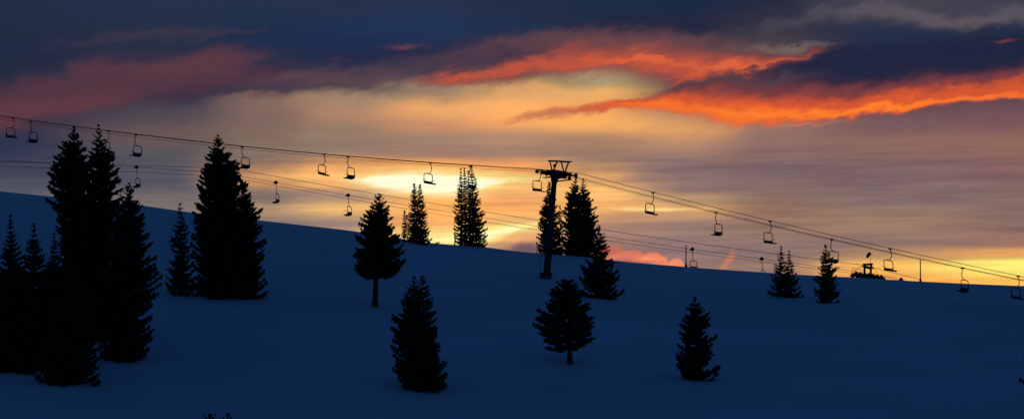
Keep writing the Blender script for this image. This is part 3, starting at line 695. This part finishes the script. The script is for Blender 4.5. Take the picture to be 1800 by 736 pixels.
for a, c in (((966.5, 283), (970.5, 300)), ((979.5, 284), (973, 299.5)), ((986.5, 284), (990.5, 300.5)), ((999.5, 285), (993.5, 301))):
    b.tube([fsc(*a), fsc(*c)], .085, 6)
b.build('lifting_frame', M_steel, tw)
b = MB(); b.box(mid-latd*1.05+Vector((0, 0, -.5))+dird*.1, (1.5, .5, .06), ax); b.box(mid+latd*1.25+Vector((0, 0, -.62))+dird*.2, (2.0, .5, .06), ax)
b.build('work_platform', M_galv, tw)
sheave_train(tw, L1, ropeA, -HALF, 944, 1012, 8, -1, .23, O)
sheave_train(tw, L1, ropeB, HALF, 961, 1001, 6, 1, .22, O)
b = MB()
la = botc+Vector((-.68, -.3, 1.0)); lb = botc+(topc-botc)*.93+Vector((-.62, -.3, 0))
for s in (-.16, .16): b.tube([la+Vector((0, s, 0)), lb+Vector((0, s, 0))], .024, 5)
for k in range(36):
    p = la.lerp(lb, k/35); b.tube([p+Vector((0, -.16, 0)), p+Vector((0, .16, 0))], .014, 4)
b.build('ladder', M_galv, tw)
b = MB(); p = fsc(974.5, 291); b.box(p, (.25, .2, .3)); b.tube([p, p-Vector((0, 0, .5))], .03, 6); b.build('signal_lamp', M_galv, tw)

# ---- rear lift
Y2 = 868.0; PHI2 = R(24)
L2 = Line(1000, Y2, PHI2)
rA2 = rope_fn([(-400, 400, [(0,284),(100,288),(240,293.5),(400,305)]), (400, 1500, [(400,305),(500,323),(612,345),(756,368),(900,389),(1068,415.5),(1217,438),(1339,455.5),(1500,476)]),
               (1500, 1552, [(1500,476),(1526,479.5),(1552,483.5)]), (1552, 2300, [(1552,483.5),(1584,491.5),(1700,516),(1900,555)])])
rB2 = rope_fn([(-400, 400, [(0,291.5),(100,295),(240,303.5),(400,310)]), (400, 1500, [(400,310),(500,328.5),(612,350),(756,374),(900,396),(1068,422.5),(1217,444.5),(1339,460.5),(1500,479)]),
               (1500, 1552, [(1500,479),(1526,482),(1552,486)]), (1552, 2300, [(1552,486),(1584,494),(1700,518),(1900,557)])])
cm2 = rope_fn([(-400, 400, [(0,282),(240,291),(400,295.5)]), (400, 1520, [(400,295.5),(500,312.5),(612,332),(756,356.5),(900,380),(1068,404.5),(1217,427),(1339,444),(1520,465)]),
               (1520, 2300, [(1520,465),(1548,476),(1600,485),(1700,512)])])
H2 = 1.45
rope_obj('haul_rope', 'near haul rope of the rear lift, the lower line passing behind the ridge trees', L2, rB2, -H2, -300, 1900, .024)
rope_obj('haul_rope', 'far haul rope of the rear lift, carrying the capped chairs', L2, rA2, H2, -300, 1900, .026)
rope_obj('signal_cable', 'uppermost thin cable of the rear lift, running into the far tower frame', L2, cm2, 0, -300, 1620, .03)
pb = chair_back(); first = True
h2 = math.atan2(L2.dir.y, L2.dir.x)-math.pi/2
for x, lab in ((240, 'capped chair of the rear lift above the right side of the left grove'),
               (485, 'capped chair of the rear lift, first right of the largest tree'),
               (612, 'capped chair of the rear lift, nearest on the left of the long-trunked spruce'),
               (1217, 'capped chair whose seat touches the ridge beside a thin pole'),
               (1339, 'capped chair mostly sunk behind the ridge left of the joined spruces'),
               (1584, 'chair sunk behind the ridge with only its dark cap showing')):
    yy = rA2(x)
    place(pb, first, L2.at(x, yy, H2), h2+math.pi+(.12 if x == 485 else 0)-(.35 if x == 1217 else 0), lab, 'chairs hanging from the rear lift', rr.uniform(-.03, .03), -.08)
    first = False
def rear_tower(px, f_near, f_far, x0, x1, label, full):
    base_p = L2.at(px, f_near(px)+4, 0)
    gz = gh(base_p.x, base_p.y)
    Ow = Vector((base_p.x, base_p.y, gz)); hh = base_p.z-gz-.7
    root = empty('lift_tower', Ow, label, 'lift tower')
    MB().tube([(0, 0, -.4), (0, 0, hh)], [.45, .36], 16).build('column', M_steel, root, True)
    MB().tube([(0, 0, -.6), (0, 0, .3)], .8, 12).build('footing', M_galv, root)
    a2 = (L2.dir, L2.lat, Vector((0, 0, 1)))
    m2 = Vector((0, 0, hh))
    b = MB(); b.box(m2+Vector((0, 0, .25)), (1.7, 3.2, .8), a2); b.tube([m2-Vector((0, 0, .7)), m2], [.4, .7], 10); b.build('crossarm', M_steel, root)
    sheave_train(root, L2, f_near, -H2, x0, x1, 8, -1, .30, Ow)
    sheave_train(root, L2, f_far, H2, x0+6, x1-4, 7, 1, .30, Ow)
    def q(px_, py_, off): return L2.at(px_, py_, off)-Ow
    b = MB()
    cx = px
    for off in (-1.2, 1.2):
        sh = off*math.sin(PHI2)*F/Ow.y
        for dxp in (-5.5, 5.5):
            b.tube([q(cx+dxp, f_near(cx)+2, off), q(cx+dxp+.5, f_near(cx)-17.5, off)], .16, 6)
        b.tube([q(cx-8, f_near(cx)-17, off), q(cx+9, f_near(cx)-18, off)], .15, 6)
    for dxp in (-5.5, 5.5):
        b.tube([q(cx+dxp+.5, f_near(cx)-17.5, -1.7), q(cx+dxp+.5, f_near(cx)-17.5, 1.7)], .09, 6)
    b.box(q(cx+.5, f_near(cx)-12, 0), (.7, 2.2, .12), a2)
    b.build('lifting_frame', M_steel, root)
    b = MB()
    b.tube([q(cx-26, f_near(cx)-4, -1.4), q(cx-7, f_near(cx)-16, -1.2)], .035, 5)
    b.tube([q(cx+8, f_near(cx)-15, -1.2), q(cx+17, f_near(cx)-3, -1.4)], .03, 5)
    b.tube([q(cx-27, f_near(cx)-10.5, -1.6), q(cx-9, f_near(cx)-7.5, -1.6), q(cx-7, f_near(cx)-7, -1.5)], .03, 5)
    b.tube([q(cx-27, f_near(cx)-10.5, -1.6), q(cx-27.4, f_near(cx)-1, -1.6)], .03, 5)
    for d in (-22, -17, -12): b.tube([q(cx+d, f_near(cx)-9.7-d*-.02, -1.6), q(cx+d, f_near(cx)-1, -1.6)], .015, 4)
    b.box(q(cx-16, f_near(cx)+1.5, -1.75), (2.4, .4, .06), a2); b.box(q(cx+14, f_near(cx)+5.5, -1.75), (1.6, .4, .06), a2)
    b.build('railing', M_galv, root)
    return root, q
rt, q = rear_tower(1525, rB2, rA2, 1499, 1553, 'far tower head with long row of wheels poking over the ridge at right', True)
rear_tower(397, rB2, rA2, 370, 424, 'tower hidden behind the largest tree, only a wheel end showing at its right edge', False)
# wind sock above the far tower
base = L2.at(1530, rB2(1525)-17, 0)
ws = empty('windsock', base, 'drooping dark windsock on a thin mast above the far tower head', 'windsock')
tp = L2.at(1529.8, 444.0, 0)-base
MB().tube([(0, 0, 0), tp], .028, 6).build('mast', M_galv, ws)
b = MB(); P_ = [L2.at(x, y, 0)-base for x, y in ((1530.6, 445.5), (1528.6, 445.8), (1526.3, 447.8), (1524.8, 450.5), (1523.8, 453.2))]
b.tube(P_, [.15, .24, .21, .17, .12], 12); b.build('sock', M_cloth, ws, True)

# marker poles on the ridge
def pole(px, ytop, ybase, label):
    g = ground_at(px, ybase+1.2)
    root = empty('marker_pole', g, label, 'pole', 'thin poles on the ridge')
    h = (ray(px, ytop)*g.y).z-g.z
    MB().tube([(0, 0, -.4), (0, 0, h)], [.075, .06], 8).build('post', M_wood, root, True)
    MB().tube([(0, 0, h), (0, 0, h+.05)], .075, 8).build('post_cap', M_galv, root)
    MB().tube([(0, 0, -.1), (0, 0, .35)], [.17, .10], 8).build('base_collar', M_galv, root)
pole(1206, 431, 467.3, 'thin pole on the ridge beside the chair that touches the snow')
pole(1618, 456.5, 493, 'thin pole on the ridge at far right, near the yellow glow')
